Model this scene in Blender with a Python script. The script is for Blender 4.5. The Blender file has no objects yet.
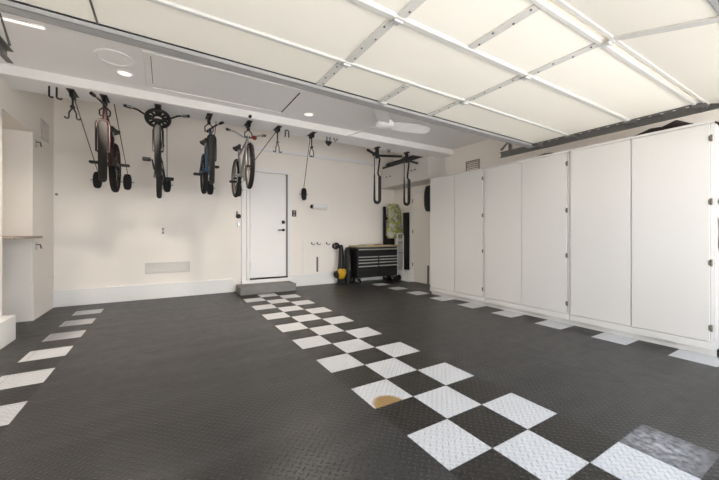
import bpy, bmesh, math, random
from mathutils import Vector, Matrix
random.seed(7)
PI = math.pi
SC = bpy.context.scene
COL = SC.collection

# ------------------------------------------------------------------ camera
F_PX, YAW, CY, CAM_H = 322.9, 0.5420, 234.6, 1.08
cd = bpy.data.cameras.new('camera')
cam = bpy.data.objects.new('camera', cd)
COL.objects.link(cam)
cam.location = (0, 0, CAM_H)
cam.rotation_euler = (PI / 2, 0, -YAW)
cd.sensor_width = 36
cd.lens = 36 * F_PX / 719
cd.shift_y = -(240 - CY) / 719
cd.clip_start = 0.02
SC.camera = cam

# ------------------------------------------------------------------ light
w = bpy.data.worlds.new('sky')
SC.world = w
w.use_nodes = True
wn = w.node_tree.nodes
wl_ = w.node_tree.links
tcw = wn.new('ShaderNodeTexCoord')
spw = wn.new('ShaderNodeSeparateXYZ')
wl_.new(tcw.outputs['Generated'], spw.inputs[0])
rmp = wn.new('ShaderNodeValToRGB')            # hazy bright horizon, bluer and darker overhead
rmp.color_ramp.elements[0].position = 0.0
rmp.color_ramp.elements[0].color = (1.0, 1.0, 1.0, 1)
rmp.color_ramp.elements[1].position = 0.75
rmp.color_ramp.elements[1].color = (0.22, 0.28, 0.36, 1)
e_ = rmp.color_ramp.elements.new(0.22)
e_.color = (0.80, 0.84, 0.90, 1)
wl_.new(spw.outputs[2], rmp.inputs[0])
wl_.new(rmp.outputs[0], wn['Background'].inputs[0])
wn['Background'].inputs[1].default_value = 2.4
sd = bpy.data.lights.new('sun', 'SUN')
sd.energy = 12.0
sd.angle = 0.01
sd.color = (1.0, 0.96, 0.92)
sun = bpy.data.objects.new('sun', sd)
COL.objects.link(sun)
sun.rotation_euler = Vector((-0.62, -0.12, -0.77)).to_track_quat('-Z', 'Y').to_euler()
vs = SC.view_settings
vs.view_transform = 'Standard'
vs.look = 'None'
vs.gamma = 1
vs.use_curve_mapping = False
vs.exposure = 1.33
SC.cycles.max_bounces = 14
SC.cycles.diffuse_bounces = 10
SC.cycles.sample_clamp_indirect = 6

# ------------------------------------------------------------------ materials
def new_mat(name):
    m = bpy.data.materials.new(name)
    m.use_nodes = True
    nt = m.node_tree
    return m, nt, nt.nodes['Principled BSDF']

def mat(name, col, rough=0.5, metal=0.0, var=0.06, scale=6.0, bump=0.0, bscale=60.0):
    m, nt, p = new_mat(name)
    p.inputs['Roughness'].default_value = rough
    p.inputs['Metallic'].default_value = metal
    tc = nt.nodes.new('ShaderNodeTexCoord')
    nz = nt.nodes.new('ShaderNodeTexNoise')
    nz.inputs['Scale'].default_value = scale
    nz.inputs['Detail'].default_value = 4
    nt.links.new(tc.outputs['Object'], nz.inputs['Vector'])
    mx = nt.nodes.new('ShaderNodeMix')
    mx.data_type = 'RGBA'
    nt.links.new(nz.outputs['Fac'], mx.inputs['Factor'])
    mx.inputs['A'].default_value = (*[max(0, c * (1 - var)) for c in col], 1)
    mx.inputs['B'].default_value = (*[min(1, c * (1 + var)) for c in col], 1)
    nt.links.new(mx.outputs['Result'], p.inputs['Base Color'])
    if bump:
        n2 = nt.nodes.new('ShaderNodeTexNoise')
        n2.inputs['Scale'].default_value = bscale
        nt.links.new(tc.outputs['Object'], n2.inputs['Vector'])
        b = nt.nodes.new('ShaderNodeBump')
        b.inputs['Strength'].default_value = bump
        b.inputs['Distance'].default_value = 0.01
        nt.links.new(n2.outputs['Fac'], b.inputs['Height'])
        nt.links.new(b.outputs['Normal'], p.inputs['Normal'])
    return m

def emit(name, col, strength):
    m, nt, p = new_mat(name)
    p.inputs['Base Color'].default_value = (*col, 1)
    p.inputs['Emission Color'].default_value = (*col, 1)
    p.inputs['Emission Strength'].default_value = strength
    return m

M = dict(
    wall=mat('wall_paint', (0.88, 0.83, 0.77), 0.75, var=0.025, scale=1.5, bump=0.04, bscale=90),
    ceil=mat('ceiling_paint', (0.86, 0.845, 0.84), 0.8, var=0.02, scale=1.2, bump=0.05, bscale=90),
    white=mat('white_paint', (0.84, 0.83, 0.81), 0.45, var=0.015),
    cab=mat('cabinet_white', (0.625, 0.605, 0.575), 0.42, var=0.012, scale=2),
    cabin=mat('cabinet_inside', (0.80, 0.79, 0.77), 0.5, var=0.02),
    door=mat('door_cream_steel', (0.90, 0.86, 0.76), 0.5, var=0.015, scale=2.5),
    strut=mat('cream_strut', (0.58, 0.57, 0.53), 0.5, var=0.03),
    galv=mat('galvanised_steel', (0.60, 0.60, 0.58), 0.42, 0.4, var=0.12, scale=25),
    galv_d=mat('dark_galvanised_steel', (0.15, 0.145, 0.135), 0.55, 0.4, var=0.2, scale=30),
    seal=mat('grey_strut', (0.34, 0.333, 0.325), 0.55, 0.0, var=0.06),
    black=mat('black_plastic', (0.008, 0.0075, 0.007), 0.6, var=0.2),
    blackm=mat('black_metal', (0.006, 0.0057, 0.0055), 0.5, 0.0, var=0.2),
    rubber=mat('tyre_rubber', (0.011, 0.010, 0.0095), 0.9, var=0.2, scale=40, bump=0.4, bscale=120),
    rubber_b=mat('dusty_tyre_rubber', (0.009, 0.0072, 0.006), 1.0, var=0.2, scale=40, bump=0.4, bscale=120),
    maroon=mat('maroon_paint', (0.022, 0.0045, 0.005), 0.5, var=0.1),
    blue=mat('blue_paint', (0.05, 0.105, 0.18), 0.3, var=0.1),
    silver=mat('silver_paint', (0.36, 0.345, 0.33), 0.35, 0.3, var=0.08),
    gunm=mat('gunmetal_paint', (0.013, 0.013, 0.0135), 0.35, 0.3, var=0.1),
    alu=mat('aluminium', (0.42, 0.42, 0.41), 0.35, 0.8, var=0.06),
    tan=mat('tan_tyre_wall', (0.27, 0.20, 0.13), 0.7, var=0.1),
    red=mat('red_plastic', (0.25, 0.02, 0.02), 0.35, var=0.05),
    cord=mat('black_cord', (0.010, 0.0095, 0.009), 0.8, var=0.2),
    wood=mat('pale_wood', (0.52, 0.42, 0.22), 0.5, var=0.12, scale=14),
    shelf=mat('brown_laminate', (0.33, 0.27, 0.22), 0.5, var=0.1, scale=14),
    conc=mat('grey_step_paint', (0.20, 0.195, 0.185), 0.6, var=0.1, scale=8, bump=0.1, bscale=60),
    ground=mat('driveway_concrete', (0.60, 0.59, 0.58), 0.85, var=0.08, scale=3, bump=0.1, bscale=40),
    yellow=mat('yellow_plastic', (0.62, 0.36, 0.02), 0.4, var=0.05),
    green=mat('green_cloth', (0.05, 0.22, 0.13), 0.7, var=0.1),
    grey=mat('grey_plastic', (0.30, 0.30, 0.30), 0.5, var=0.05),
    vent=mat('tan_vent', (0.30, 0.255, 0.20), 0.55, var=0.08),
    brown=mat('dark_brown_cloth', (0.02, 0.011, 0.009), 0.8, var=0.2),
    fan=mat('fan_white', (0.84, 0.83, 0.81), 0.4, var=0.01),
    lampglow=emit('lamp_glow', (1.0, 0.95, 0.87), 0.35),
    hinge=mat('bronze_hinge', (0.16, 0.14, 0.11), 0.5, 0.3, var=0.15),
    ventw=mat('white_vent', (0.66, 0.64, 0.61), 0.5, var=0.02),
    stile=mat('grey_stile', (0.60, 0.585, 0.54), 0.5, var=0.06, scale=20),
    dark=mat('dark_gap', (0.02, 0.02, 0.02), 0.8),
)

def math_n(nt, op, a, b=None, c=None):
    n = nt.nodes.new('ShaderNodeMath')
    n.operation = op
    for i, v in enumerate((a, b, c)):
        if v is None:
            continue
        if hasattr(v, 'is_linked') or hasattr(v, 'links'):
            nt.links.new(v, n.inputs[i])
        else:
            n.inputs[i].default_value = v
    return n.outputs[0]

def mixc(nt, fac, a, b):
    n = nt.nodes.new('ShaderNodeMix')
    n.data_type = 'RGBA'
    if hasattr(fac, 'links'):
        nt.links.new(fac, n.inputs['Factor'])
    else:
        n.inputs['Factor'].default_value = fac
    for k, v in (('A', a), ('B', b)):
        if hasattr(v, 'links'):
            nt.links.new(v, n.inputs[k])
        else:
            n.inputs[k].default_value = (*v, 1)
    return n.outputs['Result']

TILE, U0, V0 = 0.305, 3.65, 19.45          # tile grid: x = (u + U0) * TILE, y = (V0 - v) * TILE

def floor_material():
    m, nt, p = new_mat('garage_floor_tiles')
    L = nt.links.new
    geo = nt.nodes.new('ShaderNodeNewGeometry')
    sep = nt.nodes.new('ShaderNodeSeparateXYZ')
    L(geo.outputs['Position'], sep.inputs[0])
    X, Y = sep.outputs[0], sep.outputs[1]
    mm = lambda *a: math_n(nt, *a)
    u = mm('ADD', mm('DIVIDE', X, TILE), -U0)
    v = mm('SUBTRACT', V0, mm('DIVIDE', Y, TILE))
    fu, fv = mm('FLOOR', u), mm('FLOOR', v)
    def between(x, a, b):
        return mm('MULTIPLY', mm('GREATER_THAN', x, a), mm('LESS_THAN', x, b))
    even_v = mm('LESS_THAN', mm('MODULO', mm('ADD', fv, 100.0), 2.0), 0.5)
    par = mm('LESS_THAN', mm('MODULO', mm('ADD', mm('ADD', fu, fv), 100.0), 2.0), 0.5)
    # centre checkered runner: three tiles wide from the doorstep to the driveway
    cmask = mm('MULTIPLY', between(u, 0.0, 3.0), mm('GREATER_THAN', v, 0.0))
    cwhite = mm('SUBTRACT', 1.0, par)
    # left and right border rows, one tile wide, white every second tile
    lmask = mm('MULTIPLY', between(u, -7.15, -6.15), mm('GREATER_THAN', v, -0.08))
    lwhite = mm('LESS_THAN', mm('MODULO', mm('ADD', mm('ADD', v, 0.085), 100.0), 2.0), 1.0)
    rmask = mm('MULTIPLY', between(u, 8.98, 10.0), mm('GREATER_THAN', v, 0.0))
    rwhite = mm('LESS_THAN', mm('MODULO', mm('ADD', fv, 100.0), 2.0), 0.5)
    border = mm('MAXIMUM', mm('MAXIMUM', cmask, lmask), rmask)
    white = mm('MAXIMUM', mm('MAXIMUM', mm('MULTIPLY', cmask, cwhite), mm('MULTIPLY', lmask, lwhite)), mm('MULTIPLY', rmask, rwhite))
    # noise for wear
    def noise(scale, detail=4):
        n = nt.nodes.new('ShaderNodeTexNoise')
        n.inputs['Scale'].default_value = scale
        n.inputs['Detail'].default_value = detail
        L(geo.outputs['Position'], n.inputs['Vector'])
        return n.outputs['Fac']
    n1, n2, n3 = noise(1.1), noise(9), noise(70, 2)
    mp = nt.nodes.new('ShaderNodeMapping')
    L(geo.outputs['Position'], mp.inputs['Vector'])
    mp.inputs['Scale'].default_value = (0.7, 4.2, 1.0)
    mp.inputs['Rotation'].default_value = (0, 0, 0.06)
    nb = nt.nodes.new('ShaderNodeTexNoise')
    nb.inputs['Scale'].default_value = 1.3
    nb.inputs['Detail'].default_value = 5
    L(mp.outputs[0], nb.inputs['Vector'])
    band = nt.nodes.new('ShaderNodeMapRange')
    L(nb.outputs['Fac'], band.inputs[0])
    band.inputs[1].default_value, band.inputs[2].default_value = 0.30, 0.70
    wear = mm('ADD', mm('MULTIPLY', band.outputs[0], 0.6), mm('MULTIPLY', n1, 0.4))
    grey = mixc(nt, wear, (0.014, 0.0134, 0.0135), (0.050, 0.048, 0.047))
    blk = mixc(nt, n2, (0.014, 0.0125, 0.0105), (0.026, 0.0225, 0.019))
    wht = mixc(nt, n2, (0.53, 0.53, 0.54), (0.62, 0.63, 0.655))
    col = mixc(nt, border, grey, blk)
    col = mixc(nt, white, col, wht)
    # one scuffed pale tile beside the runner
    sm = mm('MULTIPLY', between(u, 3.0, 4.0), between(v, 17.0, 18.0))
    du, dv = mm('SUBTRACT', u, 3.45), mm('SUBTRACT', v, 17.45)
    rr = mm('SQRT', mm('ADD', mm('MULTIPLY', du, du), mm('MULTIPLY', dv, dv)))
    sk = nt.nodes.new('ShaderNodeMapRange')
    L(noise(28, 5), sk.inputs[0])
    sk.inputs[1].default_value, sk.inputs[2].default_value = 0.35, 0.70
    sc = mm('MULTIPLY', mm('MAXIMUM', mm('SUBTRACT', 1.0, mm('MULTIPLY', rr, 1.25)), 0.0), mm('MULTIPLY', sk.outputs[0], 1.3))
    scuff = mixc(nt, sc, (0.075, 0.075, 0.080), (0.40, 0.40, 0.43))
    col = mixc(nt, sm, col, scuff)
    # rust coloured stain at the near edge of one white tile
    a = mm('DIVIDE', mm('SUBTRACT', u, 0.37), 0.36)
    b = mm('DIVIDE', mm('SUBTRACT', v, 14.02), 0.42)
    d = mm('ADD', mm('ADD', mm('MULTIPLY', a, a), mm('MULTIPLY', b, b)), mm('MULTIPLY', mm('SUBTRACT', n2, 0.5), 0.5))
    inb = mm('MULTIPLY', mm('LESS_THAN', v, 14.0), between(u, 0.0, 1.0))
    mr = nt.nodes.new('ShaderNodeMapRange')
    L(d, mr.inputs[0])
    mr.inputs[1].default_value, mr.inputs[2].default_value = 1.1, 0.75
    mr.inputs[3].default_value, mr.inputs[4].default_value = 0.0, 0.95
    st = mm('MULTIPLY', mr.outputs[0], inb)
    col = mixc(nt, st, col, mixc(nt, n2, (0.24, 0.12, 0.02), (0.40, 0.25, 0.07)))
    # seams
    def edge(x):
        fr = mm('FRACT', mm('ADD', x, 100.0))
        return mm('LESS_THAN', mm('MINIMUM', fr, mm('SUBTRACT', 1.0, fr)), 0.008)
    seam = mm('MAXIMUM', edge(u), edge(v))
    col = mixc(nt, mm('MULTIPLY', seam, 0.45), col, (0.018, 0.017, 0.016))
    # diamond tread: short raised bars, alternately turned, at 45 degrees to the tiles
    k = 1.0 / (0.044 * math.sqrt(2) * 0.5)
    s = mm('MULTIPLY', mm('ADD', X, Y), k * 0.7071)
    t = mm('MULTIPLY', mm('SUBTRACT', X, Y), k * 0.7071)
    fs, ft = mm('FLOOR', s), mm('FLOOR', t)
    pr = mm('LESS_THAN', mm('MODULO', mm('ADD', mm('ADD', fs, ft), 2000.0), 2.0), 0.5)
    ls = mm('SUBTRACT', mm('SUBTRACT', s, fs), 0.5)
    lt = mm('SUBTRACT', mm('SUBTRACT', t, ft), 0.5)
    ipr = mm('SUBTRACT', 1.0, pr)
    la = mm('ADD', mm('MULTIPLY', ls, pr), mm('MULTIPLY', lt, ipr))
    lb = mm('ADD', mm('MULTIPLY', lt, pr), mm('MULTIPLY', ls, ipr))
    q = mm('ADD', mm('POWER', mm('DIVIDE', mm('ABSOLUTE', la), 0.46), 2.0), mm('POWER', mm('DIVIDE', mm('ABSOLUTE', lb), 0.15), 2.0))
    h = mm('MAXIMUM', mm('SUBTRACT', 1.0, q), 0.0)
    hgt = mm('SUBTRACT', mm('ADD', h, mm('MULTIPLY', n3, 0.10)), mm('MULTIPLY', seam, 1.0))
    # darker rings round the bars of the white tiles
    ring = between(q, 0.55, 1.5)
    col = mixc(nt, mm('MULTIPLY', mm('MULTIPLY', ring, white), 0.36), col, (0.22, 0.215, 0.215))
    # the tops of the bars are paler on the dark tiles
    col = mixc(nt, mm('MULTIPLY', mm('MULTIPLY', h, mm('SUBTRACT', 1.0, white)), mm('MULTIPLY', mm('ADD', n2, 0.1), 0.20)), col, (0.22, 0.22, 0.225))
    bp = nt.nodes.new('ShaderNodeBump')
    bp.inputs['Strength'].default_value = 0.9
    bp.inputs['Distance'].default_value = 0.006
    L(hgt, bp.inputs['Height'])
    L(bp.outputs['Normal'], p.inputs['Normal'])
    L(col, p.inputs['Base Color'])
    r = mm('ADD', mm('MULTIPLY', n2, 0.18), 0.30)
    L(r, p.inputs['Roughness'])
    p.inputs['Specular IOR Level'].default_value = 0.4
    return m
M['floor'] = floor_material()

def bag_material():
    m, nt, p = new_mat('green_patterned_bag')
    tc = nt.nodes.new('ShaderNodeTexCoord')
    vo = nt.nodes.new('ShaderNodeTexVoronoi')
    vo.inputs['Scale'].default_value = 17
    nt.links.new(tc.outputs['Object'], vo.inputs['Vector'])
    rp = nt.nodes.new('ShaderNodeValToRGB')
    rp.color_ramp.interpolation = 'CONSTANT'
    e = rp.color_ramp.elements
    e[0].color = (0.30, 0.34, 0.05, 1)
    e[1].position = 0.3
    e[1].color = (0.42, 0.40, 0.36, 1)
    for pos, c in ((0.5, (0.20, 0.20, 0.17, 1)), (0.68, (0.36, 0.40, 0.10, 1)), (0.85, (0.50, 0.48, 0.44, 1))):
        n = e.new(pos)
        n.color = c
    sp = nt.nodes.new('ShaderNodeSeparateColor')
    nt.links.new(vo.outputs['Color'], sp.inputs[0])
    nt.links.new(sp.outputs[0], rp.inputs[0])
    nt.links.new(rp.outputs[0], p.inputs['Base Color'])
    p.inputs['Roughness'].default_value = 0.35
    return m
M['bag'] = bag_material()

# ------------------------------------------------------------------ mesh helpers
def B():
    return bmesh.new()

def box(bm, x0, x1, y0, y1, z0, z1):
    vs_ = [bm.verts.new((x, y, z)) for x in (x0, x1) for y in (y0, y1) for z in (z0, z1)]
    for f in ((0, 1, 3, 2), (4, 6, 7, 5), (0, 4, 5, 1), (2, 3, 7, 6), (0, 2, 6, 4), (1, 5, 7, 3)):
        bm.faces.new([vs_[i] for i in f])
    return bm

def prism(bm, pts, axis, a, b):
    """closed outline pts in the two other axes, extruded from a to b along axis"""
    def mk(p, t):
        return {'x': (t, p[0], p[1]), 'y': (p[0], t, p[1]), 'z': (p[0], p[1], t)}[axis]
    v0 = [bm.verts.new(mk(p, a)) for p in pts]
    v1 = [bm.verts.new(mk(p, b)) for p in pts]
    n = len(pts)
    bm.faces.new(v0)
    bm.faces.new(v1[::-1])
    for i in range(n):
        bm.faces.new((v0[i], v1[i], v1[(i + 1) % n], v0[(i + 1) % n]))
    return bm

def tube(bm, pts, r, n=8, closed=False):
    pts = [Vector(p) for p in pts]
    rr = r if isinstance(r, (list, tuple)) else [r] * len(pts)
    rings = []
    N = len(pts)
    up = None
    for i, p in enumerate(pts):
        if closed:
            t = pts[(i + 1) % N] - pts[i - 1]
        else:
            t = pts[min(i + 1, N - 1)] - pts[max(i - 1, 0)]
        t = t.normalized()
        if up is None:
            up = Vector((0, 0, 1)) if abs(t.z) < 0.9 else Vector((1, 0, 0))
        a = (up - t * up.dot(t))
        if a.length < 1e-4:
            a = t.orthogonal()
        a.normalize()
        up = a
        b = t.cross(a)
        rings.append([bm.verts.new(p + (a * math.cos(2 * PI * k / n) + b * math.sin(2 * PI * k / n)) * rr[i]) for k in range(n)])
    m = N if closed else N - 1
    for i in range(m):
        A, C = rings[i], rings[(i + 1) % N]
        for k in range(n):
            bm.faces.new((A[k], A[(k + 1) % n], C[(k + 1) % n], C[k]))
    if not closed:
        bm.faces.new(rings[0][::-1])
        bm.faces.new(rings[-1])
    return bm

def cyl(bm, p0, p1, r, n=16):
    return tube(bm, [p0, p1], r, n)

def basis(axis):
    t = Vector(axis).normalized()
    a = t.orthogonal().normalized()
    return t, a, t.cross(a)

def circle(c, axis, R, n=32, a0=0.0, a1=2 * PI, ref=None):
    t, a, b = basis(axis)
    if ref is not None:
        a = Vector(ref).normalized()
        b = t.cross(a)
    full = abs(a1 - a0 - 2 * PI) < 1e-6
    m = n if full else n + 1
    c = Vector(c)
    return [c + (a * math.cos(a0 + (a1 - a0) * k / n) + b * math.sin(a0 + (a1 - a0) * k / n)) * R for k in range(m)]

def torus(bm, c, axis, R, r, n=40, k=10):
    return tube(bm, circle(c, axis, R, n), r, k, closed=True)

def lathe(bm, prof, c, axis=(0, 0, 1), n=32):
    """prof = [(radius, height)] around axis through c"""
    t, a, b = basis(axis)
    c = Vector(c)
    rings = []
    for r, h in prof:
        if r < 1e-5:
            rings.append([bm.verts.new(c + t * h)])
        else:
            rings.append([bm.verts.new(c + t * h + (a * math.cos(2 * PI * i / n) + b * math.sin(2 * PI * i / n)) * r) for i in range(n)])
    for A, C in zip(rings, rings[1:]):
        for i in range(n):
            j = (i + 1) % n
            if len(A) == 1 and len(C) == 1:
                continue
            if len(A) == 1:
                bm.faces.new((A[0], C[j], C[i]))
            elif len(C) == 1:
                bm.faces.new((A[i], A[j], C[0]))
            else:
                bm.faces.new((A[i], A[j], C[j], C[i]))
    return bm

ROOTLOC = {}

def obj(name, bm, m, parent=None, bevel=0.0, smooth=True, shift=None):
    bmesh.ops.recalc_face_normals(bm, faces=bm.faces[:])
    me = bpy.data.meshes.new(name)
    if shift is not None:
        bmesh.ops.translate(bm, verts=bm.verts[:], vec=-Vector(shift))
    bm.to_mesh(me)
    bm.free()
    me.materials.append(m)
    o = bpy.data.objects.new(name, me)
    COL.objects.link(o)
    if parent:
        o.parent = parent
    if bevel:
        b = o.modifiers.new('bevel', 'BEVEL')
        b.width = bevel
        b.segments = 2
        b.limit_method = 'ANGLE'
        b.angle_limit = 0.7
    if smooth:
        for pl in me.polygons:
            pl.use_smooth = True
        try:
            me.set_sharp_from_angle(angle=0.7)
        except Exception:
            pass
    return o

def tag(o, label, cat, group=None):
    o['label'] = label
    o['category'] = cat
    if group:
        o['group'] = group
    return o

def thing(name, label, cat, loc=(0, 0, 0), group=None):
    o = bpy.data.objects.new(name, None)
    o.empty_display_size = 0.1
    COL.objects.link(o)
    o.location = loc
    tag(o, label, cat, group)
    return o

def wpart(name, bm, m, parent, loc, **k):
    """part built in world coordinates under a thing whose Empty stands at loc"""
    return obj(name, bm, m, parent, shift=loc, **k)

def solo(name, bm, m, label, cat, loc, group=None, **k):
    o = obj(name, bm, m, None, shift=loc, **k)
    o.location = loc
    return tag(o, label, cat, group)

def struct(name, bm, m, parent=None, **k):
    o = obj(name, bm, m, parent, **k)
    if parent is None:
        o['kind'] = 'structure'
    return o

def copy_tree(src, loc, label=None, group=None):
    r = src.copy()
    COL.objects.link(r)
    r.location = loc
    if label:
        r['label'] = label
    if group:
        r['group'] = group
    for ch in list(src.children):
        c = ch.copy()
        COL.objects.link(c)
        c.parent = r
        for g in list(ch.children):
            d = g.copy()
            COL.objects.link(d)
            d.parent = c
    return r

# ------------------------------------------------------------------ the setting
XL, XR, YB, YF = -1.42, 4.90, 6.46, -0.12
ZC, ZS, YS, YS2, ZR = 2.765, 2.665, 4.55, 4.97, 3.35
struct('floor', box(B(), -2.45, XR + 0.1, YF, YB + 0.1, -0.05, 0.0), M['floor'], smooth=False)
struct('ground', box(B(), -14, 18, -16, YF - 0.001, -0.12, -0.02), M['ground'], smooth=False)
struct('ceiling', box(B(), -2.45, XR + 0.1, YF - 0.2, YS - 0.001, ZC, ZC + 0.08), M['ceil'], smooth=False)
struct('ceiling_rear', box(B(), XL - 0.1, XR + 0.1, YS2, YB + 0.1, ZR, ZR + 0.08), M['ceil'], smooth=False)
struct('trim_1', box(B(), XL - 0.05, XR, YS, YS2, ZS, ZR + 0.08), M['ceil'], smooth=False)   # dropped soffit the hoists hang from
struct('trim_5', box(B(), XL, XR, YS - 0.018, YS, ZS, ZC), M['white'], bevel=0.003, smooth=False)   # fascia board added in white paint for the daylit soffit front
struct('wall_back', box(B(), XL - 0.1, XR + 0.1, YB, YB + 0.1, 0, ZR), M['wall'], smooth=False)
# left wall with a niche
NY0, NY1, NZ = 4.69, 5.58, 2.366
wl = B()
box(wl, XL - 0.1, XL, NY1, YB, 0, ZR)
box(wl, XL - 0.1, XL, YF, NY0, 0, ZR)
box(wl, XL - 0.1, XL, NY0, NY1, NZ, ZR)
box(wl, -2.3, XL - 0.1, NY1, NY1 + 0.08, 0, NZ + 0.08)
box(wl, -2.3, XL - 0.1, NY0 - 0.08, NY0, 0, NZ + 0.08)
box(wl, -2.38, -2.3, NY0 - 0.08, NY1 + 0.08, 0, NZ + 0.08)
box(wl, -2.3, XL - 0.1, NY0, NY1, NZ, NZ + 0.08)
struct('wall_left', wl, M['wall'], smooth=False)
struct('wall_right', box(B(), XR, XR + 0.1, YF, YB, 0, ZR), M['wall'], smooth=False)
wf = B()
box(wf, XL - 0.1, -0.80, YF - 0.15, YF, 0, ZC)
box(wf, 4.20, XR + 0.1, YF - 0.15, YF, 0, ZC)
box(wf, -0.80, 4.20, YF - 0.15, YF, 2.30, ZC)
struct('wall_front', wf, M['wall'], smooth=False)
# curbs
cb = B()
box(cb, XL, 1.10, 6.425, YB, 0, 0.25)
box(cb, 2.21, XR - 0.13, 6.425, YB, 0, 0.24)
struct('baseboard_back', cb, M['white'], bevel=0.004, smooth=False)
struct('baseboard_left', box(B(), XL, XL + 0.006, NY1 + 0.003, 6.425, 0, 0.485), M['wall'], smooth=False)
cl = B()
box(cl, XL, -1.32, 1.0, NY0, 0, 0.255)
struct('trim_2', cl, M['white'], bevel=0.006, smooth=False)          # low curb along the near left wall
struct('baseboard_right', box(B(), XR - 0.13, XR, 5.76, YB, 0, 0.25), M['white'], bevel=0.004, smooth=False)
struct('trim_3', box(B(), 1.50, 4.44, 6.42, YB, 2.735, 2.80), M['ceil'], bevel=0.003, smooth=False)   # ledger high on back wall
struct('trim_4', box(B(), XL + 0.001, 1.235, YB - 0.006, YB, 0.25, 2.06), M['wall'], smooth=False)       # painted sheathing board

# back door
dr = struct('door_1', box(B(), 1.405, 2.115, 6.425, 6.455, 0.235, 2.285), M['white'], bevel=0.003, smooth=False)
fr = B()
box(fr, 1.335, 1.395, 6.40, YB, 0.13, 2.36)
box(fr, 1.245, 1.285, 6.425, YB, 0.13, 2.36)
box(fr, 2.15, 2.23, 6.40, YB, 0.13, 2.36)
box(fr, 1.395, 2.15, 6.40, YB, 2.305, 2.36)
box(fr, 1.285, 1.335, 6.43, YB, 0.13, 2.36)
obj('door_frame', fr, M['white'], dr, bevel=0.004, smooth=False)
obj('jamb', box(B(), 2.118, 2.15, 6.412, YB, 0.23, 2.305), M['conc'], dr, smooth=False)
obj('threshold', box(B(), 1.395, 2.15, 6.41, YB, 0.205, 0.232), M['dark'], dr, smooth=False)
obj('sill', box(B(), 1.245, 2.23, 6.39, YB, 0.13, 0.205), M['white'], dr, bevel=0.004, smooth=False)
lv = B()
cyl(lv, (2.055, 6.425, 1.173), (2.055, 6.385, 1.173), 0.026)
tube(lv, [(2.055, 6.385, 1.173), (2.03, 6.382, 1.173), (1.94, 6.385, 1.170)], 0.011)
obj('door_handle', lv, M['black'], dr)
obj('deadbolt', box(B(), 2.025, 2.085, 6.395, 6.425, 1.30, 1.365), M['black'], dr, bevel=0.01)
for z in (0.5, 1.25, 2.0):
    obj('hinge', cyl(B(), (1.40, 6.418, z - 0.045), (1.40, 6.418, z + 0.045), 0.009), M['alu'], dr)
# side door in the right wall
d2 = struct('door_2', box(B(), XR - 0.03, XR, 4.93, 5.70, 0.02, 2.02), M['wall'], bevel=0.003, smooth=False)
fr = B()
box(fr, XR - 0.045, XR, 5.70, 5.757, 0, 2.07)
box(fr, XR - 0.045, XR, 4.873, 4.93, 0, 2.07)
box(fr, XR - 0.045, XR, 4.93, 5.70, 2.02, 2.07)
obj('door_frame', fr, M['white'], d2, bevel=0.003, smooth=False)
for z in (0.4, 1.15, 1.85):
    obj('hinge', cyl(B(), (XR - 0.05, 5.70, z - 0.04), (XR - 0.05, 5.70, z + 0.04), 0.009), M['hinge'], d2)

# grey painted doorstep
solo('door_step', box(B(), 1.14, 2.17, 5.97, 6.388, 0, 0.14), M['conc'], 'low grey painted step in front of the white back door', 'step', (1.655, 6.18, 0), bevel=0.006, smooth=False)

# ------------------------------------------------------------------ overhead garage door
ZD = 2.25
GL = (1.70, 0.0, 0.0)
gd = thing('garage_door', 'cream overhead garage door raised flat under the ceiling', 'garage door', (1.70, 1.6, ZD))
gl = (1.70, 1.6, ZD)
DX0, DX1 = -0.74, 4.13
secs = [(1.945, 2.345), (1.40, 1.935), (0.895, 1.39)]
for (a, b) in secs:
    wpart('panel', box(B(), DX0, DX1, a, b, ZD, ZD + 0.045), M['door'], gd, gl, bevel=0.004, smooth=False)
# near panel bends down along the curve of the track
ang = math.radians(16.5)
def tilt(y, dz=0.0):
    d = 0.885 - y
    return (0.885 - d * math.cos(ang) - dz * math.sin(ang) * 0 , ZD - d * math.sin(ang) + dz)
bm = B()
y1, z1 = tilt(0.885)
y0, z0 = tilt(0.885 - 0.485)
prism(bm, [(y1, z1), (y0, z0), (y0 - 0.012, z0 + 0.043), (y1 - 0.012, z1 + 0.043)], 'x', DX0, DX1)
wpart('panel', bm, M['door'], gd, gl, bevel=0.003, smooth=False)
wpart('bottom_seal', prism(B(), [(y0 + 0.004, z0 - 0.012), (y0 - 0.030, z0 - 0.020), (y0 - 0.040, z0 + 0.036), (y0 - 0.014, z0 + 0.044)], 'x', DX0, DX1), M['seal'], gd, gl, bevel=0.003, smooth=False)
# horizontal hat struts at the joints, and the grey strut on the far edge
def hat(y, wdt, h):
    return [(y - wdt, ZD), (y - wdt * 0.55, ZD - h), (y + wdt * 0.55, ZD - h), (y + wdt, ZD)]
for y, wd, h in ((1.94, 0.024, 0.012), (1.395, 0.030, 0.014), (0.925, 0.017, 0.016), (0.862, 0.017, 0.018)):
    wpart('strut', prism(B(), hat(y, wd, h), 'x', DX0, DX1), M['strut'], gd, gl, smooth=False)
bm = B()
box(bm, DX0, DX1, 2.356, 2.440, ZD - 0.030, ZD - 0.026)
box(bm, DX0, DX1, 2.356, 2.360, ZD - 0.030, ZD + 0.03)
box(bm, DX0, DX1, 2.436, 2.440, ZD - 0.030, ZD + 0.03)
wpart('edge_strut', bm, M['seal'], gd, gl, smooth=False)
wpart('edge_seal', box(B(), DX0, DX1, 2.345, 2.355, ZD - 0.004, ZD + 0.03), M['black'], gd, gl, smooth=False)
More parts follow.
